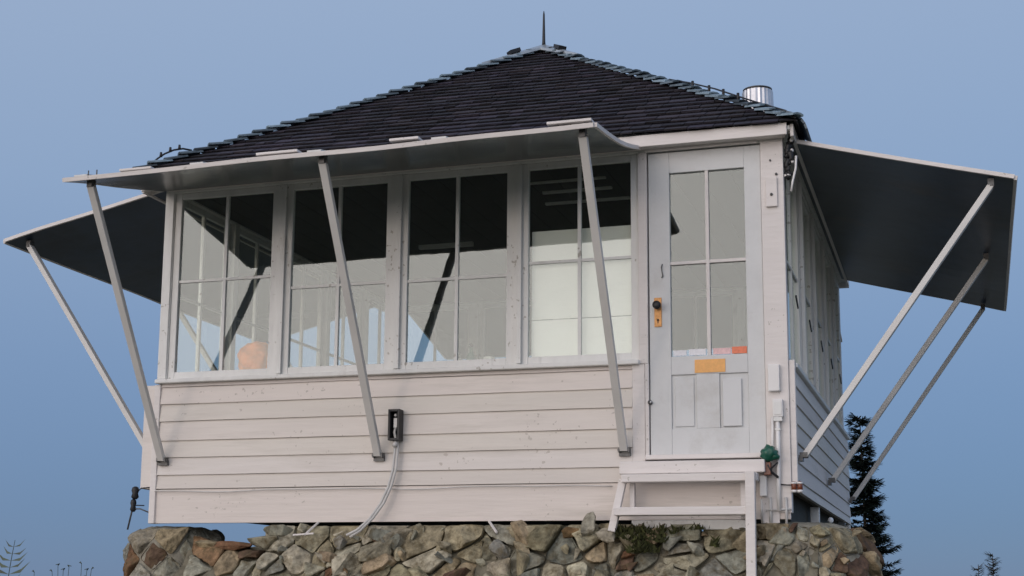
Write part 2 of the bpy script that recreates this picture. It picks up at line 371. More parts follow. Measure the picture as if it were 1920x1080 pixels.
for s in range(4):
    a, b = cs[s], cs[(s+1)%4]; mid = (a+b)/2; up = (ap-mid); SL = up.length; up.normalize()
    ud = (b-a).normalized(); nn = ud.cross(up).normalized()
    if nn.z < 0: nn = -nn
    half = (b-a).length/2; ex = .098; nc = int(SL/ex)+1
    for k in range(nc):
        d0 = k*ex-.03; d1 = d0+ex*1.25
        hw = lambda d: half*(1-max(d,0)/SL)
        w0 = hw(d0)+(.02 if k == 0 else .005)
        x = -w0; ct = random.uniform(.8,1.15)
        while x < w0-.01:
            wd = random.uniform(.07,.19); x1 = min(x+wd, w0)
            h1 = hw(min(d1,SL)); 
            xa, xb = max(min(x,h1),-h1), max(min(x1-.005,h1),-h1)
            t = ct*random.choice((.6,.8,1,1,1.2,1.5))*random.uniform(.85,1.15)
            sh.cur = (t*random.uniform(.95,1.1), t, t*random.uniform(.95,1.2))
            th = random.uniform(.005,.011); dj = random.uniform(-.006,.008)
            P = lambda xx,dd,hh: mid+ud*xx+up*dd+nn*hh
            vs = [P(x,d0+dj,.014), P(x1-.005,d0+dj,.014), P(xb,d1,.001), P(xa,d1,.001), P(x,d0+dj,.016+th), P(x1-.005,d0+dj,.016+th), P(xb,d1,.006), P(xa,d1,.006)]
            sh.add(vs, [(0,3,2,1),(4,5,6,7),(0,1,5,4),(1,2,6,5),(2,3,7,6),(3,0,4,7)])
            x = x1
sh.build('shingles', 'shingle', roof)
# hip caps
for s in range(4):
    a = cs[s]; d = (ap-a); L = d.length; d.normalize(); side = d.cross(Vector((0,0,1))).normalized(); upv = side.cross(d).normalized()
    if upv.z < 0: upv = -upv
    m = MB(); n_c = 30; stp = L/n_c
    for k in range(n_c):
        t = random.choice((.3,.7,1,1.4,1.9))*random.uniform(.8,1.2); m.cur = (t,t,t*1.05)
        q = a+d*(k*stp-.04); q2 = q+d*(stp*1.35); wv = .046+random.uniform(-.008,.008); dr = wv*.38
        l1 = upv*(.050+random.uniform(-.005,.012)); l2 = upv*.026; th = upv*.012
        vs = []
        for (c,l) in ((q,l1),(q2,l2)):
            for t_ in (Vector((0,0,0)), th):
                vs += [c+l+t_-side*wv-upv*dr, c+l+t_-side*wv*.35-upv*.006, c+l+t_+side*wv*.35-upv*.006, c+l+t_+side*wv-upv*dr]
        fs = []
        for e in range(3):
            fs += [(e,e+1,8+e+1,8+e), (4+e,12+e,12+e+1,4+e+1), (e,4+e,4+e+1,e+1), (8+e,8+e+1,12+e+1,12+e)]
        fs += [(0,8,12,4),(3,7,15,11)]
        m.add(vs, fs)
    m.build('hip_cap', 'hip', roof)
# metal cap at the peak
m = MB()
tops = ap+Vector((0,0,.075))
for s in range(4):
    d = (cs[s]-ap).normalized(); dn = (cs[(s+1)%4]-ap).normalized(); md = ((cs[s]+cs[(s+1)%4])/2-ap).normalized()
    up_ = Vector((0,0,.074))
    q = [ap+up_, ap+up_+d*.62, ap+up_+md*.11-Vector((0,0,.0)), ap+up_+dn*.62]
    m.add([q[0],q[1],q[2],q[3]]+[x-Vector((0,0,.02)) for x in q], [(0,1,2,3),(7,6,5,4),(1,5,6,2),(2,6,7,3)])
m.build('peak_flashing', 'flash', roof)
m = MB()
for s in range(4):
    d = (cs[s]-ap).normalized(); c = ap+d*.30+Vector((0,0,.085)); m.bar(c-d*.045,c+d*.05,.07,.03)
build_each(m, 'flashing_clamp', 'black', roof)
m = MB(); m.tube([ap+Vector((0,0,.05)), ap+Vector((0,0,.09)), ap+Vector((0,0,.33)), ap+Vector((.0,0,.36))], [.018,.014,.008,.003], 8)
m.build('lightning_rod', 'black', roof)
# vent pipe
vx, vy = 3.93, 1.55
m = MB(); m.lathe((vx,vy,2.72), [(.085,0),(.085,.32)], 20); pipe = m.build('chimney', 'galv', roof)
m = MB(); m.lathe((vx,vy,3.03), [(.10,-.05),(.113,.0),(.109,.155),(.094,.165)], 44, .022); m.build('chimney_cap', 'galv', roof)
m = MB(); m.lathe((vx,vy,3.197), [(.102,0),(.106,.006),(.04,.018)], 24); m.build('chimney_lid', 'steel', roof)
# lightning cable along the hips, on stand-offs
def hip_pt(s, f, h): return cs[s].lerp(ap, f)+Vector((0,0,h))
m = MB()
m.tube([hip_pt(0,.02,.04), hip_pt(0,.035,.07), hip_pt(0,.05,.09), hip_pt(0,.07,.098), hip_pt(0,.09,.088), hip_pt(0,.11,.055)], .007, 6)
for f,h in ((.042,.075),(.062,.092),(.082,.09)): m.tube([hip_pt(0,f,h), hip_pt(0,f,h+.034)], [.011,.008], 6)
m.build('lightning_cable', 'black', roof)
m = MB()
m.tube([hip_pt(1,.42,.06), hip_pt(1,.34,.075), hip_pt(1,.25,.08), hip_pt(1,.12,.065), hip_pt(1,.02,.06), hip_pt(1,-.01,.03)], .006, 6)
for f in (.17,.22,.27,.33): m.tube([hip_pt(1,f,.03), hip_pt(1,f,.092)], .010, 6)
m.build('lightning_cable', 'black', roof)
# end of right hip: curled shingle cap hanging over the eave
m = MB(); m.cur = (.7,.7,.75)
c = cs[1]+Vector((.03,0,.02))
pts = []
for t in range(7):
    a = t/6*R(78); pts.append((c.x-.10+math.sin(a)*.16, c.z+.03-.15*(1-math.cos(a))*1.05+.035))
for i in range(6):
    m.add([(pts[i][0],-.10,pts[i][1]),(pts[i+1][0],-.10,pts[i+1][1]),(pts[i+1][0],.35,pts[i+1][1]),(pts[i][0],.35,pts[i][1]),
           (pts[i][0]-.01,-.10,pts[i][1]-.012),(pts[i+1][0]-.012,-.10,pts[i+1][1]-.004),(pts[i+1][0]-.012,.35,pts[i+1][1]-.004),(pts[i][0]-.01,.35,pts[i][1]-.012)],
          [(0,1,2,3),(7,6,5,4),(0,4,5,1),(1,5,6,2),(2,6,7,3),(3,7,4,0)])
m.build('eave_cap', 'hip', roof)

# ================================================================== SHUTTERS
def shutter(label, h0, h1, o0, o1, um='under', sag=0.):
    """h0,h1 hinge ends; o0,o1 outer ends"""
    h0,h1,o0,o1 = map(Vector, (h0,h1,o0,o1)); U = (h1-h0).normalized(); D = (o0-h0).normalized(); Nn = U.cross(D).normalized()
    if Nn.z < 0: Nn = -Nn
    nu, nv = 16, 8
    m = MB(); vs = []
    def P(i, j, h): 
        u = i/nu; v = j/nv
        p = (h0.lerp(h1,u)).lerp(o0.lerp(o1,u), v)
        return p+Nn*(h+noise.noise((u*4+h0.x, v*2, h0.y))*.012*v-sag*math.sin(v*math.pi)*u**10)
    for h in (0,.014):
        for i in range(nu+1):
            for j in range(nv+1): vs.append(P(i,j,h))
    S = (nu+1)*(nv+1); fs = []
    for i in range(nu):
        for j in range(nv):
            a = i*(nv+1)+j; b = a+nv+1; fs += [(a,a+1,b+1,b), (S+a,S+b,S+b+1,S+a+1)]
        a = i*(nv+1)+nv; b = a+nv+1; fs.append((a,S+a,S+b,b)); a = i*(nv+1); b = a+nv+1; fs.append((a,b,S+b,S+a))
    for j in range(nv):
        a = j; fs.append((a,S+a,S+a+1,a+1)); a = nu*(nv+1)+j; fs.append((a,a+1,S+a+1,S+a))
    m.add(vs, fs)
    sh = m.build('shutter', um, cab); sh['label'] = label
    m = MB()
    def edge(pts, wout, hh, off):
        for a,b in zip(pts[:-1], pts[1:]): m.bar(a+off, b+off, wout, hh, Nn)
    outer = [P(i,nv,0)+D*.009+Nn*.008 for i in range(nu+1)]; edge(outer, .018, .026, Nn*.002)
    for i0, s in ((0,-1),(nu,1)):
        e = [P(i0,j,0)+U*s*.009+Nn*.010 for j in range(nv+1)]; edge(e, .018, .024, Nn*.001)
    m.build('edge_strip', 'white', sh)
    # battens on top
    m = MB()
    for f in (.03,.27,.5,.73,.97):
        a = h0.lerp(h1,f)+Nn*.034; b = o0.lerp(o1,f)+Nn*.034; m.bar(a+D*.05-Nn*.008, b-D*.02-Nn*.008, .09, .022, Nn)
    build_each(m, 'batten', 'trim', sh)
    return sh, Nn, D, U
sf, nF, dF, uF = shutter('long shutter propped open over the front windows', (-.02,-.035,2.315), (3.385,-.035,2.315), (.0,-1.2,2.055), (3.385,-1.2,2.09), 'under_front_lit', .03)
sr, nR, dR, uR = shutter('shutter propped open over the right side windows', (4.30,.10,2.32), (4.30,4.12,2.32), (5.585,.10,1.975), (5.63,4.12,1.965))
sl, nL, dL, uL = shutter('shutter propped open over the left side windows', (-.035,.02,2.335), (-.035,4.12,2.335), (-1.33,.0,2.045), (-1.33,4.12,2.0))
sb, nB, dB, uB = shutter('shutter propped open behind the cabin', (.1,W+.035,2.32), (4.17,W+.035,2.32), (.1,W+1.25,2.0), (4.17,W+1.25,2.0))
# raised cleats and bolts along the outer lip of the front shutter
m = MB()
for a,b in ((1.33,1.60),(2.18,2.36),(3.12,3.375)):
    m.box((a,-1.222,2.088+(a*.0104)),(b,-1.13,2.104+(a*.0104)))
m.box((.40,-1.222,2.083),(.62,-1.15,2.098))
build_each(m, 'cleat', 'white', sf, .003)
m = MB()
for x in (.16,.22,1.49,1.57,3.18,3.25): m.tube([(x,-1.19,2.07+x*.01),(x,-1.19,2.115+x*.01)], .004, 6)
build_each(m, 'bolt', 'steel', sf)

def strut(top, foot, wdt, par, wall_n):
    top = Vector(top); foot = Vector(foot)
    m = MB(); m.bar(foot, top, wdt, wdt*.72, wall_n); st_ = m.build('strut', 'strut', par, .003)
    m = MB(); n = Vector(wall_n); sd = n.cross(Vector((0,0,1)))
    m.bar(foot-Vector((0,0,.018))-n*.035, foot-Vector((0,0,.018))-n*.012, .07, .035)
    m.bar(foot-sd*.04+n*.0, foot+sd*.04+n*.0, .012, .012)
    m.bar(foot-sd*.03-n*.03, foot-sd*.03+n*.015, .008, .03); m.bar(foot+sd*.03-n*.03, foot+sd*.03+n*.015, .008, .03)
    m.build('foot_bracket', 'steel', par)
    m = MB(); m.bar(top+Vector((0,0,.0))-sd*.03, top+sd*.03, .012, .012); m.bar(top-Vector((0,0,.01)), top+Vector((0,0,.04)), .035, .05); m.build('top_bracket', 'steel', par)
for (xt, xf) in ((.145,.085),(1.725,1.665),(3.305,3.28)):
    strut((xt,-1.13,2.035+xt*.009), (xf,-.045,.425), .048, sf, (0,-1,0))
for (yt, yf) in ((.16,.10),(2.12,2.02),(4.0,4.05)):
    strut((5.46,yt,1.965), (4.345,yf,.385), .05, sr, (1,0,0))
for (yt, yf) in ((.10,.12),(2.1,2.1),(4.0,4.0)):
    strut((-1.19,yt,2.03), (-.13,yf,.52), .05, sl, (-1,0,0))
for x in (.3,2.1,3.9):
    strut((x,W+1.12,1.98), (x,W+.05,.42), .05, sb, (0,1,0))

# ================================================================== fittings on the wall
def item(name, m_, a, b, bev=.004): return B(a,b).build(name, m_, cab, bev)
item('cover_plate', 'white', (4.165,-.034,1.885),(4.235,-.0165,2.07))
m = MB(); m.tube([(4.2,-.0345,1.96),(4.2,-.04,1.96)], .009, 8); m.tube([(4.195,-.017,2.18),(4.195,-.024,2.18)], .006, 8); m.tube([(4.23,-.017,2.09),(4.23,-.024,2.09)], .008, 8); build_each(m, 'screw', 'steel', cab)
item('junction_box', 'white_plastic', (4.155,-.052,.755),(4.222,-.0165,.915))
item('junction_box', 'white_plastic', (4.178,-.06,.60),(4.238,-.0165,.705))
m = MB(); m.box((4.186,-.064,.612),(4.230,-.0605,.69)); m.build('box_cover', 'trim', cab, .002)
m = MB(); m.tube([(4.205,-.045,.60),(4.205,-.045,.40),(4.20,-.04,.22),(4.20,-.035,.05)], .013, 8); m.tube([(4.175,-.04,.60),(4.17,-.035,.45),(4.172,-.03,.38)], .008, 8); m.build('conduit', 'white_plastic', cab)
m = MB(); m.box((4.183,-.062,.575),(4.232,-.03,.598)); m.box((4.19,-.058,.52),(4.22,-.032,.532)); build_each(m, 'conduit_clip', 'trim', cab)
item('junction_box', 'white_plastic', (4.095,-.075,.135),(4.135,-.025,.255))
m = MB()
m.tube([(4.10,-.055,.12),(4.10,-.03,-.02)], .007, 6); m.tube([(4.125,-.04,.055),(4.27,-.03,.06)], .006, 6); m.tube([(4.15,-.03,.13),(4.15,-.03,-.05)], .010, 6); m.tube([(4.24,-.03,.13),(4.24,-.03,-.05)], .008, 6)
m.build('conduit', 'cable', cab)
# black service box on the siding with dangling white cable
mb = MB(); mb.box((1.752,-.075,.515),(1.832,-.012,.715)); bxo = thing('service_box', 'narrow black open service box on the clapboards with cable leaving it', 'electrical box', (1.79,-.03,.515))
mb = MB(); mb.box((1.748,-.09,.515),(1.762,-.019,.715)); mb.box((1.812,-.09,.515),(1.826,-.019,.715)); mb.box((1.762,-.09,.70),(1.812,-.019,.715)); mb.box((1.762,-.088,.515),(1.812,-.019,.53)); mb.box((1.762,-.03,.53),(1.812,-.019,.70)); mb.build('case', 'black', bxo, .002)
mb = MB(); mb.box((1.776,-.06,.60),(1.798,-.031,.66)); mb.lathe((1.787,-.055,.67), [(.004,0),(.012,.008),(.006,.018)], 8); mb.build('terminal', 'white_plastic', bxo)
mb = MB(); mb.tube([(1.787,-.05,.60),(1.78,-.055,.57),(1.79,-.055,.53),(1.80,-.055,.51)], .009, 6); mb.build('inner_wire', 'cable', bxo)
m = MB()
m.tube([(1.80,-.05,.515),(1.805,-.055,.45),(1.80,-.06,.34),(1.775,-.07,.23),(1.73,-.08,.12),(1.66,-.095,.02),(1.585,-.12,-.06),(1.53,-.15,-.10)], .009, 8)
m.tube([(1.785,-.055,.515),(1.787,-.06,.44),(1.78,-.066,.33),(1.752,-.075,.215),(1.705,-.085,.11),(1.64,-.10,.015),(1.57,-.13,-.055),(1.51,-.16,-.09)], .009, 8)
m.tube([(1.795,-.05,.515),(1.793,-.075,.49),(1.792,-.08,.475)], .014, 8)
tag(m.build('power_cable', 'cable'), 'pair of pale cables curving down the siding from the black box onto the stones', 'cable')
# thin wire stapled along the skirt
m = MB(); pts = []
for k in range(46):
    x = .03+k*.0705; pts.append((x, -.026, .222-.012*abs(math.sin(x*2.3+.4))+.004*math.sin(x*9)))
m.tube(pts, .0035, 5)
tag(m.build('wire', 'strut'), 'thin wire stapled along the top of the bottom skirt board', 'wire')
# insulators at the left corner
ins = thing('insulator_mast', 'dark insulators on a thin rod beside the left corner of the cabin', 'insulator', (-.15,.0,-.05))
m = MB(); m.tube([(-.18,.0,-.04),(-.15,.0,.10),(-.135,.0,.25)], .006, 6); m.tube([(-.15,.0,.1),(-.09,.0,.1),(-.02,-.0,.075)], .005, 6); m.build('rod', 'steel', ins)
for z,r in ((.21,.026),(.125,.021)):
    m = MB(); m.lathe((-.135 if z > .2 else -.145,.0,z), [(r*.5,-.045),(r,-.03),(r*.75,-.005),(r,.015),(r*.8,.035),(r*.3,.042)], 12); m.build('insulator', 'black', ins)
m = MB(); m.tube([(-.135,0,.20),(-.09,0,.24),(-.02,-.0,.245)], .004, 5); m.tube([(-.145,0,.125),(-.06,0,.122)], .004, 5); m.build('wire', 'black', ins)
# brown ceramic insulators at right corner
br = thing('ceramic_insulator_pair', 'two small brown ceramic insulators with white bands at the right corner base', 'insulator', (4.33,-.02,.15))
for x in (4.288,4.322):
    m = MB(); m.lathe((x,-.03,.19), [(.008,-.03),(.016,-.026),(.016,.024),(.008,.03)], 12); m.build('insulator', 'brown', br)
    m = MB(); m.lathe((x,-.03,.165), [(.0168,-.008),(.0168,.006)], 12); m.lathe((x,-.03,.212), [(.0165,-.006),(.0165,.004)], 12); m.build('band', 'white_plastic', br)
m = MB(); m.tube([(4.21,-.03,.205),(4.25,-.035,.20),(4.29,-.03,.20),(4.33,-.03,.20)], .004, 5); m.build('bracket', 'black', br)
# green feeder-like lamp
gr = thing('green_lantern', 'small green glass lantern on a bracket at the right end of the doorstep', 'lantern', (4.15,-.09,.25))
m = MB()
bmx = bmesh.new(); bmesh.ops.create_icosphere(bmx, subdivisions=3, radius=.05)
for v in bmx.verts: v.co += v.co.normalized()*noise.noise(v.co*45)*.02; v.co = Vector((v.co.x*.95,v.co.y*.8,v.co.z*.95))+Vector((4.155,-.09,.38))
m.add([v.co[:] for v in bmx.verts], [tuple(v.index for v in f.verts) for f in bmx.faces], True); bmx.free()
m.tube([(4.17,-.09,.37),(4.215,-.09,.355)], [.03,.012], 8)
m.build('globe', 'green', gr)
m = MB(); m.box((4.125,-.105,.255),(4.165,-.03,.33)); m.build('bracket', 'brown', gr, .003)
m = MB(); m.tube([(4.155,-.09,.34),(4.15,-.10,.31),(4.17,-.10,.27),(4.20,-.06,.245)], .008, 6); m.tube([(4.20,-.06,.33),(4.16,-.1,.285)], .005, 6); m.build('stem', 'black', gr)
# wiring bundle under the right eave
wb = MB()
for k in range(12):
    z = 2.36-k*.022; x = 4.305+random.uniform(-.012,.03)
    wb.tube([(x,.0+random.uniform(-.03,.03),z),(x+random.uniform(-.02,.02),.01,z-.03),(x+random.uniform(-.015,.015),0,z-.055)], random.uniform(.009,.018), 6)
wb.build('wire_bundle', 'black', cab)
m = MB(); m.tube([(4.35,-.0,2.20),(4.345,-.0,2.12),(4.325,.0,2.04),(4.315,.0,1.98)], .007, 8); m.tube([(4.275,.0,2.08),(4.315,.0,2.085)], .008, 6); m.build('drip_tube', 'white_plastic', cab)
m = MB()
for k,(z,y) in enumerate(((2.30,-.01),(2.235,.0),(2.17,.01))): m.lathe((4.325,y,z), [(.006,-.012),(.013,0),(.006,.012)], 8)
build_each(m, 'porcelain_knob', 'white_plastic', cab)

# ================================================================== STEPS
st = thing('door_steps', 'white painted wooden doorstep frame with one tread on the rocks below the door', 'steps', (3.7,-.2,-.1))
B((3.27,-.14,.27),(4.135,-.052,.345)).build('landing_board', 'white', st, .005)
B((3.30,-.22,.215),(4.10,-.142,.262)).build('top_rail', 'white', st, .005)
B((3.262,-.26,.018),(4.038,-.15,.066)).build('tread', 'white', st, .005)
B((3.33,-.075,-.058),(4.02,-.04,-.002)).build('back_board', 'trim', st, .004)
m = MB(); m.bar((3.30,-.16,.235),(3.238,-.20,-.075), .035, .045, (1,0,0)); m.build('stringer', 'white', st, .004)
m = MB(); m.bar((3.345,-.10,.265),(3.345,-.10,.067), .05, .03, (1,0,0)); m.build('post', 'white', st, .004)
m = MB(); m.bar((4.005,-.10,.265),(4.005,-.10,.0), .05, .03, (1,0,0)); m.build('post', 'white', st, .004)
m = MB(); m.bar((4.065,-.245,.262),(4.06,-.245,-.48), .045, .055, (1,0,0)); m.build('post', 'white', st, .004)

# ================================================================== INTERIOR
rk = thing('ceiling_rack', 'pale rack of rails hanging under the dark ceiling behind the fourth window', 'rack', (2.95,.8,2.3))
for (z,x0,x1,y) in ((2.30,2.45,3.05,.45),(2.24,2.6,3.08,.5),(2.16,2.62,3.2,.5)): B((x0,y,z),(x1,y+.03,z+.014)).build('rail', 'inner', rk)
tl = thing('hanging_tube', 'pale horizontal bar hanging under the ceiling behind the second window', 'lamp', (1.6,1.6,2.2))
B((1.28,1.6,2.20),(1.72,1.64,2.23)).build('bar', 'inner', tl); 
bd = thing('cot', 'white bunk along the left wall inside the cabin', 'bed', (.6,2.2,.26))
B((.12,1.3,.55),(.95,3.2,.72)).build('mattress', 'inner', bd, .03)
for x,y in ((.16,1.34),(.91,1.34),(.16,3.16),(.91,3.16)): B((x-.025,y-.025,.261),(x+.025,y+.025,.549)).build('leg', 'dkwood', bd)
tb = thing('wall_desk', 'desk inside the cabin under the first window', 'desk', (.5,.4,.26))
B((.12,.12,.94),(1.0,.55,.965)).build('desk_top', 'inner', tb, .004)
for x in (.16,.96): B((x-.025,.48,.261),(x+.025,.53,.939)).build('leg', 'inner', tb)
m = MB(); bmx = bmesh.new(); bmesh.ops.create_icosphere(bmx, subdivisions=4, radius=.155)
for v in bmx.verts:
    v.co += v.co.normalized()*(noise.noise(v.co*9)*.03-abs(noise.noise(v.co*16))*.03); v.co = Vector((v.co.x*.92,v.co.y*.8,v.co.z*(.95 if v.co.z < 0 else 1.05)))+Vector((.60,.30,1.115))
m.add([v.co[:] for v in bmx.verts], [tuple(v.index for v in f.verts) for f in bmx.faces], True); bmx.free()
tag(m.build('stuff_sack', 'orange'), 'round orange cloth bundle on the desk behind the first window', 'bag')

m = MB(); m.lathe((2.33,.20,.98), [(.035,0),(.04,.01),(.038,.09),(.036,.095)], 16); m.tube([(2.37,.20,1.06),(2.395,.2,1.045),(2.37,.20,1.0)], .006, 6)
tag(m.build('mug', 'inner'), 'pale mug standing behind the right side of the third window', 'mug')
bt = thing('bottle', 'dark glass bottle standing behind the third window beside the mug', 'bottle', (2.2,.22,.98))
m = MB(); m.lathe((2.2,.22,.98), [(.03,0),(.032,.01),(.032,.10),(.012,.14),(.012,.17)], 16); m.build('body', 'green', bt)
m = MB(); m.lathe((2.2,.22,1.15), [(.014,0),(.014,.02)], 12); m.build('cap', 'black', bt)
pb = thing('paper_stack', 'low white stack of papers on the sill behind the third window', 'papers', (2.37,.12,.98))
for k in range(4): B((2.30+k*.004,.115,1.0+k*.013),(2.475-k*.006,.30,1.011+k*.013)).build('paper', 'whitestick', pb)
sh2 = thing('sill_shelf', 'narrow interior shelf just behind the second and third windows', 'shelf', (1.8,.2,.96))
B((1.05,.101,.955),(2.55,.34,.979)).build('board', 'inner', sh2, .003)
for x in (1.1,1.8,2.5): B((x,.101,.80),(x+.03,.30,.954)).build('bracket', 'inner', sh2)

# ================================================================== STONEWORK
tones = [(.33,.305,.235),(.28,.25,.17),(.25,.245,.20),(.29,.235,.155),(.34,.32,.25),(.205,.21,.18),(.30,.275,.20),(.25,.235,.175)]
rust = [(.19,.105,.06),(.13,.085,.06),(.23,.15,.085)]
def rock(m, c, s, rot=None, npt=16, tone=None, seed=None):
    bm = bmesh.new()
    for k in range(npt):
        v = Vector((random.gauss(0,1), random.gauss(0,1), random.gauss(0,1))).normalized()
        q = Vector((abs(v.x)**.6*math.copysign(1,v.x), abs(v.y)**.6*math.copysign(1,v.y), abs(v.z)**.6*math.copysign(1,v.z)))*random.uniform(.85,1.05)
        bm.verts.new((q.x*s[0], q.y*s[1], q.z*s[2]))
    r = bmesh.ops.convex_hull(bm, input=bm.verts)
    bmesh.ops.delete(bm, geom=[g for g in r['geom_interior'] if isinstance(g, bmesh.types.BMVert)], context='VERTS')
    bmesh.ops.triangulate(bm, faces=bm.faces[:])
    bmesh.ops.bevel(bm, geom=bm.edges[:]+bm.verts[:], offset=min(s)*.09, segments=1, affect='EDGES', profile=.5)
    bmesh.ops.triangulate(bm, faces=bm.faces[:])
    bmesh.ops.subdivide_edges(bm, edges=bm.edges[:], cuts=1, use_grid_fill=True)
    o = Vector((random.random()*50,)*3); ms = min(s)
    for v in bm.verts: v.co += v.co.normalized()*(noise.noise(v.co*(1.1/ms)+o)*ms*.14+noise.noise(v.co*(3.5/ms)+o)*ms*.09)
    mt = Matrix.Rotation(rot if rot is not None else random.uniform(-.6,.6), 3, 'Y')
    bm.verts.index_update()
    t = tone or random.choice(tones); j = random.uniform(.8,1.2); m.cur = (t[0]*j, t[1]*j*random.uniform(.96,1.03), t[2]*j)
    m.add([(mt@v.co)+Vector(c) for v in bm.verts], [tuple(v.index for v in f.verts) for f in bm.faces], False); bm.free()

def clip(poly, nx, nz, d):
    out = []
    for k in range(len(poly)):
        a, b = poly[k], poly[(k+1)%len(poly)]; da = a[0]*nx+a[1]*nz-d; db = b[0]*nx+b[1]*nz-d
        if da <= 0: out.append(a)
        if da*db < 0: t = da/(da-db); out.append((a[0]+(b[0]-a[0])*t, a[1]+(b[1]-a[1])*t))
    return out
SKEW = .35
def fitted_stones(m, sites, S, gap, bound, tone_fn, bulge=(.02,.05), back=.05, cut=None):
    """irregular stones that fit each other: cells between neighbouring sites, each a rounded block with broken facets"""
    for i,(sx_,sz_) in enumerate(sites):
        p = [(bound[0],bound[2]),(bound[1],bound[2]),(bound[1],bound[3]),(bound[0],bound[3])]
        for j,(qx,qz) in enumerate(sites):
            if j == i or abs(qx-sx_) > .6 or abs(qz-sz_) > .5: continue
            nx, nz = qx-sx_, qz-sz_; l = math.hypot(nx,nz)
            if l < 1e-4: continue
            nx /= l; nz /= l; g = gap*random.uniform(.5,1.5)
            p = clip(p, nx, nz, ((qx+sx_)/2)*nx+((qz+sz_)/2)*nz-g)
            if len(p) < 3: break
        if len(p) < 3: continue
        cx = sum(q[0] for q in p)/len(p); cz = sum(q[1] for q in p)/len(p)
        if cut and cut(cx,cz): continue
        per = []; 
        L = [math.dist(p[k],p[(k+1)%len(p)]) for k in range(len(p))]; T = sum(L)
        if T < .12: continue
        nn = max(22, int(T/.014)); 
        for k in range(nn):
            t = T*k/nn; e = 0
            while t > L[e]: t -= L[e]; e += 1
            a, b = p[e], p[(e+1)%len(p)]; f = t/L[e]; per.append((a[0]+(b[0]-a[0])*f, a[1]+(b[1]-a[1])*f))
        # soften corners
        for _ in range(1): per = [((per[k-1][0]+2*per[k][0]+per[(k+1)%nn][0])/4, (per[k-1][1]+2*per[k][1]+per[(k+1)%nn][1])/4) for k in range(nn)]
        bl = random.uniform(*bulge); off = random.uniform(-.022,.018); tx, tz = random.uniform(-.22,.22), random.uniform(-.25,.15)
        fx, fz, fd = random.uniform(-1,1), random.uniform(-1,1), random.uniform(.15,.7)
        seed_ = random.random()*40; vs = []; fs = []
        planes = [(random.uniform(-.75,.75), random.uniform(-.9,.5), random.uniform(-.012,.022)) for _ in range(4)]+[(tx*.6,tz*.6,.012)]
        tone = tone_fn(cx,cz); jt = random.uniform(.75,1.2); m.cur = (tone[0]*jt, tone[1]*jt*random.uniform(.97,1.03), tone[2]*jt)
        rings = [(1.0,-1),(1.01,-.2),(.995,.55),(.955,.88),(.88,1.0),(.78,1.02),(.66,1),(.54,1.02),(.42,1),(.30,1.02),(.18,1),(.08,1)]
        sc_ = math.sqrt(T/4*.5)
        for (r,hh) in rings+[(0,1)]:
            pts_ = per if r > 0 else per[:1]
            for (x,z) in pts_:
                X = cx+(x-cx)*r; Z = cz+(z-cz)*r
                if hh < 0: h = -back*abs(hh)
                else:
                    facet = min(q[2]+q[0]*(X-cx)+q[1]*(Z-cz) for q in planes)
                    facet = max(facet, -.045)
                    h = bl*min(1,hh)+off+hh*facet+noise.noise((X*7+seed_,Z*7,seed_))*.008+abs(noise.noise((X*18+seed_,Z*18,seed_)))*-.012+noise.noise((X*45+seed_,Z*45,seed_))*.005
                wob = (noise.noise((X*13,Z*13,seed_))*.014+noise.noise((X*40,Z*40,seed_))*.006)*(1 if hh > 0 else 0)
                vs.append(S(X+wob, Z+wob*.8, h))
        R_ = len(rings)
        for a in range(R_-1):
            for k in range(nn): fs.append((a*nn+k, a*nn+(k+1)%nn, (a+1)*nn+(k+1)%nn, (a+1)*nn+k))
        for k in range(nn): fs.append(((R_-1)*nn+k, (R_-1)*nn+(k+1)%nn, R_*nn))
        fs.append(tuple(range(nn-1,-1,-1)))
        m.add(vs, fs, False)

def lump(m, c, s, sub=4, amp=.12, fr=3., mn=None):
    bm = bmesh.new(); bmesh.ops.create_icosphere(bm, subdivisions=sub, radius=1)
    o = Vector(c)*1.7
    for v in bm.verts:
        n = v.co.copy(); f = 1+noise.noise(n*fr+o)*amp+noise.noise(n*fr*3+o)*amp*.5+noise.noise(n*fr*8+o)*amp*.2
        q = Vector((abs(n.x)**.7*math.copysign(1,n.x), abs(n.y)**.7*math.copysign(1,n.y), abs(n.z)**.7*math.copysign(1,n.z)))
        v.co = Vector((q.x*s[0]*f, q.y*s[1]*f, q.z*s[2]*f))+Vector(c)
    m.add([v.co[:] for v in bm.verts], [tuple(v.index for v in f.verts) for f in bm.faces], True); bm.free()

# left pier
pier = thing('stone_pier', 'rounded mortared fieldstone pier under the left corner of the cabin', 'stone pier', (.07,.2,-.9))
def barrel(c, rx, ry, ztop, hz, flare=.25):
    def S(s_, z, h):
        a = s_/((rx+ry)/2); t = min(1, max(0,(ztop-z)/hz)); pr = (1-(1-t)**2.6)**(1/2.4); pr = .42+.58*pr+flare*max(0,(ztop-z)-.25)
        return (c[0]+(rx*pr+h)*math.sin(a), c[1]-(ry*pr+h)*math.cos(a), z+h*.35*(1-t))
    return S
SP = barrel((.06,.24), .32, .33, -.005, .24, .7)
def core_mesh(S, s0, s1, z0, z1, ns, nz, depth=.0):
    vs = []; fs = []
    for i in range(nz+1):
        z = z0+(z1-z0)*i/nz
        for k in range(ns+1):
            s_ = s0+(s1-s0)*k/ns; n_ = noise.noise((s_*11,z*11,3))*.012+noise.noise((s_*40,z*40,8))*.006
            vs.append(S(s_, z, depth+n_))
    for i in range(nz):
        for k in range(ns): a = i*(ns+1)+k; fs.append((a,a+1,a+ns+2,a+ns+1))
    m = MB(); m.add(vs, fs, True); top = [i for i in range((ns+1)*nz, (ns+1)*(nz+1))]; m.f.append(tuple(top)); m.c.append((1,1,1)); m.sm.append(True)
    return m
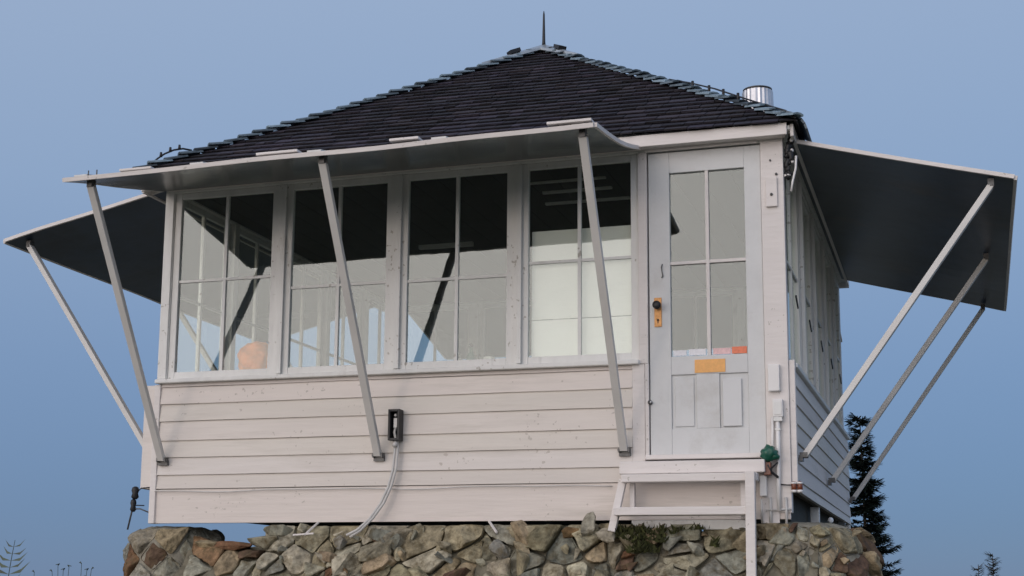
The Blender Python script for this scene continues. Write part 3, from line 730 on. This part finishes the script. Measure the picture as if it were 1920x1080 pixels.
core_mesh(SP, -1.02, 1.02, -1.1, -.012, 70, 50, -.012).build('mortar_core', 'mortar', pier)
sites = [(-.10,-.105),(.13,-.10),(-.20,-.27),(.02,-.22),(.27,-.20),(-.07,-.36),(.13,-.33),(-.30,-.40),(.30,-.42),(.03,-.48),(-.17,-.49),(.2,-.53),(-.42,-.2),(.46,-.15),(.5,-.35),(-.5,-.38)]
for k in range(60): sites.append((random.uniform(-1,1), random.uniform(-1.1,-.55)))
for k in range(16): sites.append((random.choice((-1,1))*random.uniform(.6,1.0), random.uniform(-.6,-.05)))
tp = {0:tones[0],1:tones[3],2:rust[0],3:rust[1],4:tones[5],5:tones[2],6:tones[2],7:rust[1],8:tones[5]}
def ptone(x, z):
    b = min(range(len(sites)), key=lambda i: (sites[i][0]-x)**2+(sites[i][1]-z)**2)
    return tp.get(b, random.choice(tones+rust))
m = MB(); fitted_stones(m, sites, SP, .009, (-1.02,1.02,-1.1,-.035), ptone, (.03,.045), .03)
m.build('stones', 'stone', pier)

# rubble wall
wall = thing('rubble_wall', 'low rubble stone foundation wall running under the front of the cabin', 'stone wall', (2.5,0,-.9))
m = MB()
def topz(x):
    if x < .88: return -.125
    return -.03+.012*math.sin(x*5)
n = 60; vs = []; fs = []
prof = lambda x: [(.04,topz(x)-.03),(-.02,topz(x)-.05),(-.07,topz(x)-.14),(-.18,-.35),(-.28,-.6),(-.44,-1.0)]
for i in range(n+1):
    x = .30+i*(4.12/n)
    pr = [(.35,topz(x)-.05)]+prof(x)
    for (y,z) in pr:
        vs.append((x, y+noise.noise((x*6,z*9,1))*.035, z+noise.noise((x*8,y*8,5))*.02))
K = 7
for i in range(n):
    for j in range(K-1): fs.append((i*K+j,i*K+j+1,(i+1)*K+j+1,(i+1)*K+j))
m.add(vs, fs, True); m.build('earth_core', 'gapfill', wall)
m = MB()
def face_y(z, x): 
    t = topz(x)
    return -.08-max(0,(t-z))*.42
sites = []; z = -.085; r = 0
while z > -1.0:
    x = .40+random.uniform(0,.1)
    while x < 4.3:
        w = random.choice((random.uniform(.09,.15), random.uniform(.14,.24), random.uniform(.22,.38))); sites.append((x+w/2, z+random.uniform(-.06,.05)))
        if random.random() < .45: sites.append((x+w/2+random.uniform(-.05,.05), z-.07+random.uniform(-.02,.02)))
        x += w
    z -= random.uniform(.12,.15); r += 1
def rtone(x, z):
    if x < .9 and z > -.28: return random.choice(rust+[tones[3]])
    return random.choice(rust) if random.random() < .04 else random.choice(tones)
def SW(x, z, h):
    k = (noise.noise((x*1.6,2.2,9))*1.5+.15)*(1 if x > .95 else 0)
    return (x+k*(z+.03)*min(1,max(0,(x-.95)*3)), face_y(z,x)+.02-h, z)
fitted_stones(m, sites, SW, .007, (.36,4.3,-1.05,-.025), rtone, (.025,.06), .08, cut=lambda x,z: (x < .86 and z > -.15) or (z > -.10 and noise.noise((x*3.1,1.5,2)) > .5))
for k in range(95):
    x = random.uniform(.55,4.15); z = random.uniform(-.5,-.07)
    if x < .9 and z > -.2: continue
    q = random.choice((.035,.05,.07,.1)); p = SW(x,z,.02)
    rock(m, p, (q*random.uniform(.8,1.5),q*.75,q*random.uniform(.5,.9)), random.uniform(-1.2,1.2), random.choice((8,9,11)), rtone(x,z))
for k in range(30):
    x = random.uniform(.9,4.1); z = random.uniform(-.12,-.04)
    rock(m, (x, -.05, z), (random.uniform(.03,.07),random.uniform(.03,.05),random.uniform(.02,.035)), None, 11)
rock(m, (.66,-.03,-.155), (.20,.10,.035), .02, 14, rust[0]); rock(m, (.47,-.03,-.15), (.10,.10,.04), .1, 14, tones[3])
rock(m, (3.085,-.13,-.03), (.05,.05,.085), .1, 14, tones[2]); rock(m, (3.20,-.17,-.09), (.07,.05,.05), .1, 14, tones[4]); rock(m, (1.03,-.07,-.055), (.15,.08,.045), 0, 12, tones[2])
m.build('stones', 'stone', wall)
tw = MB()
for a,b in (((1.27,-.06,.0),(1.21,-.14,-.085)),((2.42,-.04,.0),(2.50,-.13,-.075)),((1.13,-.14,-.085),(1.27,-.13,-.075))): tw.bar(a,b,.012,.01)
build_each(tw, 'lath_scrap', 'white', wall)
mo = MB()
for k in range(4200):
    x = random.uniform(3.24,3.98); zc = random.uniform(-.20,-.055)
    if noise.noise((x*5,zc*8,3)) < (-.05 if x < 3.55 else .16): continue
    y = face_y(zc,x)-random.uniform(.0,.085); g = random.uniform(.5,1.6); mo.cur = (g,g*1.0,g*.8)
    a = random.uniform(0,6.28); l = random.choice((random.uniform(.006,.018),random.uniform(.006,.018),random.uniform(.02,.045))); dx, dy = math.cos(a)*l*.35, math.sin(a)*l*.35
    mo.add([(x-dx,y-dy,zc),(x+dx,y+dy,zc),(x+random.uniform(-l,l),y+random.uniform(-l,0),zc+l)], [(0,1,2)])
mo.build('moss', 'moss', wall)

# right boulder mass under the right corner
bo = thing('rock_outcrop', 'mottled grey brown rock mass below the right corner of the cabin', 'rock', (4.4,.1,-.9))
SO = barrel((4.26,.36), .43, .50, .0, .34, .35)
core_mesh(SO, -1.45, 1.45, -1.1, -.004, 110, 50, -.014).build('mortar_core', 'mortar', bo)
sites = [(random.uniform(-1.4,1.4), random.uniform(-1.1,-.06)) for k in range(150)]
m = MB(); fitted_stones(m, sites, SO, .006, (-1.4,1.4,-1.1,-.04), lambda x,z: random.choice(tones[:4]+[rust[1],(.2,.19,.14),(.24,.22,.17)]), (.022,.05), .03)
for k in range(40):
    p = SO(random.uniform(-1.1,1.1), random.uniform(-.55,-.05), .02); rock(m, p, (random.uniform(.015,.045),)*3, None, 10)
m.build('stones', 'stone', bo)

# side / back foundation stones
bw = thing('back_foundation', 'dark foundation stones under the back and sides of the cabin', 'stone wall', (2.1,4.1,-.9))
m = MB()
for k in range(46):
    x = .1+k*.094; rock(m, (x,4.15,random.uniform(-.55,-.3)), (.09,.1,.11), None, 10)
for k in range(40):
    y = .6+k*.09; rock(m, (4.42,y,random.uniform(-.6,-.32)), (.12,.09,.12), None, 10); rock(m, (.0,y,random.uniform(-.6,-.35)), (.1,.09,.12), None, 10)
m.build('stones', 'stone', bw)

# ================================================================== TERRAIN
def gz(x, y):
    d = math.hypot(x-2.1, y-2.0)
    if d < 3.2: z = -.62
    elif d < 14: t = (d-3.2)/10.8; z = -.62-2.1*t**1.1
    else: z = -2.72-(d-14)*.42
    z = max(z, -420+math.sin(x*.004)*30+math.cos(y*.005)*30)
    am = min(1, max(0,(d-2.5)/6))
    z += am*(noise.noise((x*.35,y*.35,0))*.35+noise.noise((x*1.3,y*1.3,4))*.12)+noise.noise((x*4,y*4,2))*.03
    if d > 60: z += noise.noise((x*.01,y*.01,7))*min(60,(d-60)*.15)
    return z
vs = []; fs = []; na = 120; rr = [0.0]; r = .25
while r < 9000: rr.append(r); r = r*1.07+.06
for r in rr:
    for k in range(na):
        a = 2*math.pi*k/na; x = 2.1+r*math.cos(a); y = 2+r*math.sin(a); vs.append((x,y,gz(x,y)))
for i in range(len(rr)-1):
    for k in range(na): fs.append((i*na+k,i*na+(k+1)%na,(i+1)*na+(k+1)%na,(i+1)*na+k))
m = MB(); m.add(vs, fs, True); struct(m.build('ground', 'ground'))

# ================================================================== VEGETATION
def conifer(base, H, rad, label, seed, group=None, dens=1.0, topH=.0, lean=(0,0)):
    random.seed(seed); base = Vector(base)
    t = thing('conifer_tree', label, 'tree', base, group)
    m = MB(); ax = lambda f: base+Vector((lean[0]*f*f, lean[1]*f*f, H*f))
    m.tube([ax(f/10) for f in range(11)], [max(.006, .035*H/2.5*(1-f/10.5)) for f in range(11)], 7); m.build('trunk', 'bark', t)
    m = MB(); z = .08
    lim = MB()
    while z < .995:
        nb = random.randint(4,7) if z < .93 else 3
        for k in range(nb):
            a = random.uniform(0,6.283); f = z+random.uniform(-.012,.012); L = rad*(1-f)**1.05*random.uniform(.55,1.18)+.05
            if z > .9: L = random.uniform(.06,.16)
            p0 = ax(min(f,.99)); d = Vector((math.cos(a),math.sin(a),0)); droop = random.uniform(-.35,-.02) if f < .85 else random.uniform(0,.5)
            pts = [p0+d*L*q+Vector((0,0,L*(droop*q+.28*q**3))) for q in (0,.25,.5,.75,1)]
            lim.tube(pts, [.010,.008,.006,.004,.002], 4, False)
            ns = int(L/.011*dens)+5
            for j in range(ns):
                q = random.uniform(.04,1); i = min(3,int(q*4)); c = pts[i].lerp(pts[i+1], q*4-i)
                sgn = random.choice((-1,1)); tl = random.uniform(.035,.085)*(1.15-q*.5)*(1+.6*(H > 4))
                td = (d*random.uniform(.3,1)+Vector((-d.y,d.x,0))*sgn*random.uniform(.4,1.1)*(1.15-q)+Vector((0,0,random.uniform(-.35,.3)))).normalized()
                w = td.cross(Vector((random.uniform(-.5,.5),random.uniform(-.5,.5),1))).normalized()*tl*.15
                g = random.uniform(.5,1.5); m.cur = (g,g*1.02,g)
                e = c+td*tl
                m.add([c-w*.6,c+w*.6,e+w*.5,e+td*tl*.2,e-w*.5], [(0,1,2,3,4)])
        z += random.uniform(.012,.022)*(2.6/H)**.5
    lim.build('branches', 'bark', t); m.build('crown', 'needle', t)
    return t
conifer((3.97,12,-3.2), 5.25, 1.05, 'tall dark conifer standing behind the right corner of the cabin', 4, dens=4.2, lean=(-.05,0))
conifer((5.74,20,-3.0), 3.38, .55, 'small distant conifer top, taller right one of the pair at lower right', 5, 'distant conifer tops', .6)
conifer((5.48,20,-3.0), 3.18, .5, 'small distant conifer top, lower left one of the pair at lower right', 6, 'distant conifer tops', .6)

def frond(base, H, label, seed, n=13, L0=.1, lean=.05):
    random.seed(seed); base = Vector(base); t = thing('leafy_weed', label, 'plant', base, 'weeds at the lower left')
    m = MB(); P = lambda f: base+Vector((lean*f*f,0,H*f)); m.tube([P(k/6) for k in range(7)], [.005,.005,.004,.004,.003,.003,.002], 6); m.build('stem', 'leaf', t)
    m = MB()
    for k in range(n):
        f = .30+.70*k/n
        for s in (-1,1):
            a = random.uniform(-.5,.5); L = L0*(1.15-f*.75)*random.uniform(.8,1.2); d = Vector((s*math.cos(a),math.sin(a)*.6,random.uniform(.15,.5)))
            c = P(f); mid = c+d*L*.55+Vector((0,0,-.012)); e = c+d*L+Vector((0,0,L*.18)); w = Vector((0,.3,1))*L*.085
            g = random.uniform(.7,1.3); m.cur = (g,g,g); m.add([c,mid-w,e,mid+w], [(0,1,2,3)])
    m.build('leaves', 'leaf', t)
frond((-1.875,1.0,-.75), .68, 'feathery leafy weed at the lower left edge of the picture', 2, 9, .23, .06)
def weed(base, H, label, seed, heads):
    random.seed(seed); base = Vector(base); t = thing('dry_weed', label, 'plant', base, 'weeds at the lower left')
    m = MB(); hd = MB()
    for dx,hh in heads:
        e = base+Vector((dx,0,H*hh)); pts = [base, base.lerp(e,.5)+Vector((dx*.2,0,0)), e]
        m.tube(pts, [.003,.0025,.002], 5); hd.tube([e-Vector((0,0,.002)),e+Vector((.012*random.choice((-1,1)),0,.012)),e+Vector((.022*random.choice((-1,1)),0,.006))], [.003,.006,.002], 5)
        hd.tube([base.lerp(e,.8), base.lerp(e,.8)+Vector((.04*random.choice((-1,1)),0,.02))], [.0015,.0035], 5)
    m.build('stem', 'leaf', t); hd.build('seed_head', 'leaf', t)
weed((-1.62,1,-.78), .45, 'single short dry stalk right of the leafy weed', 1, [(0,1.03)])
weed((-1.36,1,-.80), .5, 'dry branching weed with curled stalks near the stone pier', 2, [(-.10,.98),(-.05,1.07),(.0,1.0),(.05,1.05)])
weed((-1.2,1,-.80), .5, 'thin dry weed with small seed heads beside the stone pier', 3, [(.0,1.1),(.05,1.0),(.09,1.02)])

# ================================================================== CAMERA
cd = bpy.data.cameras.new('camera'); cam = bpy.data.objects.new('camera', cd); col.objects.link(cam); sc.camera = cam
f = Vector((-0.30962309,0.9352626,0.17151503)); u = Vector((0.04407455,-0.16606874,0.98512873)); r_ = Vector((0.94983734,0.31257804,0.01019744))
mt = Matrix(((r_.x,u.x,-f.x),(r_.y,u.y,-f.y),(r_.z,u.z,-f.z))).to_4x4(); mt.translation = Vector((5.20289,-8.50685,-.439327)); cam.matrix_world = mt
cd.sensor_width = 36; cd.lens = 2672.6586/1920*36; cd.shift_x = (960-914.669)/1920; cd.shift_y = (646.527-540)/1920; cd.clip_start = .05; cd.clip_end = 30000

# ================================================================== LIGHT
GLOW_K, GLOW = 3.5, (2.15,1.86,1.62)
SUN_EL, SUN_AZ = 4.0, 180+22     # azimuth of the sun, clockwise from +Y
# dusk sky: earth-shadow blue opposite the sunset, bright afterglow behind the camera
w = bpy.data.worlds.new('World'); sc.world = w; w.use_nodes = True
nt = w.node_tree; N = nt.nodes; L = nt.links; bg = N['Background']
sky = N.new('ShaderNodeTexSky'); sky.sky_type = 'NISHITA'; sky.sun_disc = False
sky.sun_elevation = R(SUN_EL); sky.sun_rotation = R(SUN_AZ); sky.altitude = 1800; sky.air_density = 1.0; sky.dust_density = .6; sky.ozone_density = 3.0
tc = N.new('ShaderNodeTexCoord'); nr = N.new('ShaderNodeVectorMath'); nr.operation = 'NORMALIZE'; L.new(tc.outputs['Generated'], nr.inputs[0])
sx = N.new('ShaderNodeSeparateXYZ'); L.new(nr.outputs[0], sx.inputs[0])
rp = N.new('ShaderNodeValToRGB'); L.new(sx.outputs[2], rp.inputs[0]); cr = rp.color_ramp
stops = [(0,(.115,.19,.34)),(.05,(.13,.21,.37)),(.15,(.175,.268,.44)),(.27,(.245,.345,.515)),(.42,(.30,.395,.56)),(1,(.25,.34,.52))]
cr.elements[0].position = 0; cr.elements[0].color = (*stops[0][1],1); cr.elements[1].position = 1; cr.elements[1].color = (*stops[-1][1],1)
for p_,c_ in stops[1:-1]: e = cr.elements.new(p_); e.color = (*c_,1)
dt = N.new('ShaderNodeVectorMath'); dt.operation = 'DOT_PRODUCT'; L.new(nr.outputs[0], dt.inputs[0])
GE = R(9); dt.inputs[1].default_value = (math.sin(R(SUN_AZ))*math.cos(GE), math.cos(R(SUN_AZ))*math.cos(GE), math.sin(GE))
e1 = N.new('ShaderNodeMath'); e1.operation = 'MULTIPLY_ADD'; L.new(dt.outputs['Value'], e1.inputs[0]); e1.inputs[1].default_value = GLOW_K; e1.inputs[2].default_value = -GLOW_K
e2 = N.new('ShaderNodeMath'); e2.operation = 'EXPONENT'; L.new(e1.outputs[0], e2.inputs[0])
gc = N.new('ShaderNodeVectorMath'); gc.operation = 'SCALE'; gc.inputs[0].default_value = GLOW; L.new(e2.outputs[0], gc.inputs['Scale'])
ad = N.new('ShaderNodeVectorMath'); ad.operation = 'ADD'; L.new(rp.outputs[0], ad.inputs[0]); L.new(gc.outputs[0], ad.inputs[1])
ns = N.new('ShaderNodeVectorMath'); ns.operation = 'SCALE'; L.new(sky.outputs[0], ns.inputs[0]); ns.inputs['Scale'].default_value = .02
a2 = N.new('ShaderNodeVectorMath'); a2.operation = 'ADD'; L.new(ad.outputs[0], a2.inputs[0]); L.new(ns.outputs[0], a2.inputs[1])
L.new(a2.outputs[0], bg.inputs[0]); bg.inputs[1].default_value = 1.0
sd = bpy.data.lights.new('sun', 'SUN'); so = bpy.data.objects.new('sun', sd); col.objects.link(so); sd.energy = .2; sd.angle = R(6); sd.color = (1,.8,.66)
sv = Vector((math.sin(R(SUN_AZ))*math.cos(R(SUN_EL)), math.cos(R(SUN_AZ))*math.cos(R(SUN_EL)), math.sin(R(SUN_EL))))
so.rotation_euler = sv.to_track_quat('Z', 'Y').to_euler(); so.location = sv*20
sc.view_settings.view_transform = 'Standard'; sc.view_settings.look = 'None'; sc.view_settings.exposure = 0; sc.view_settings.gamma = 1
sc.cycles.use_adaptive_sampling = False; sc.cycles.denoising_prefilter = 'ACCURATE'; w.cycles.sampling_method = 'MANUAL'; w.cycles.sample_map_resolution = 2048
sc.cycles.max_bounces = 8; sc.cycles.transparent_max_bounces = 24
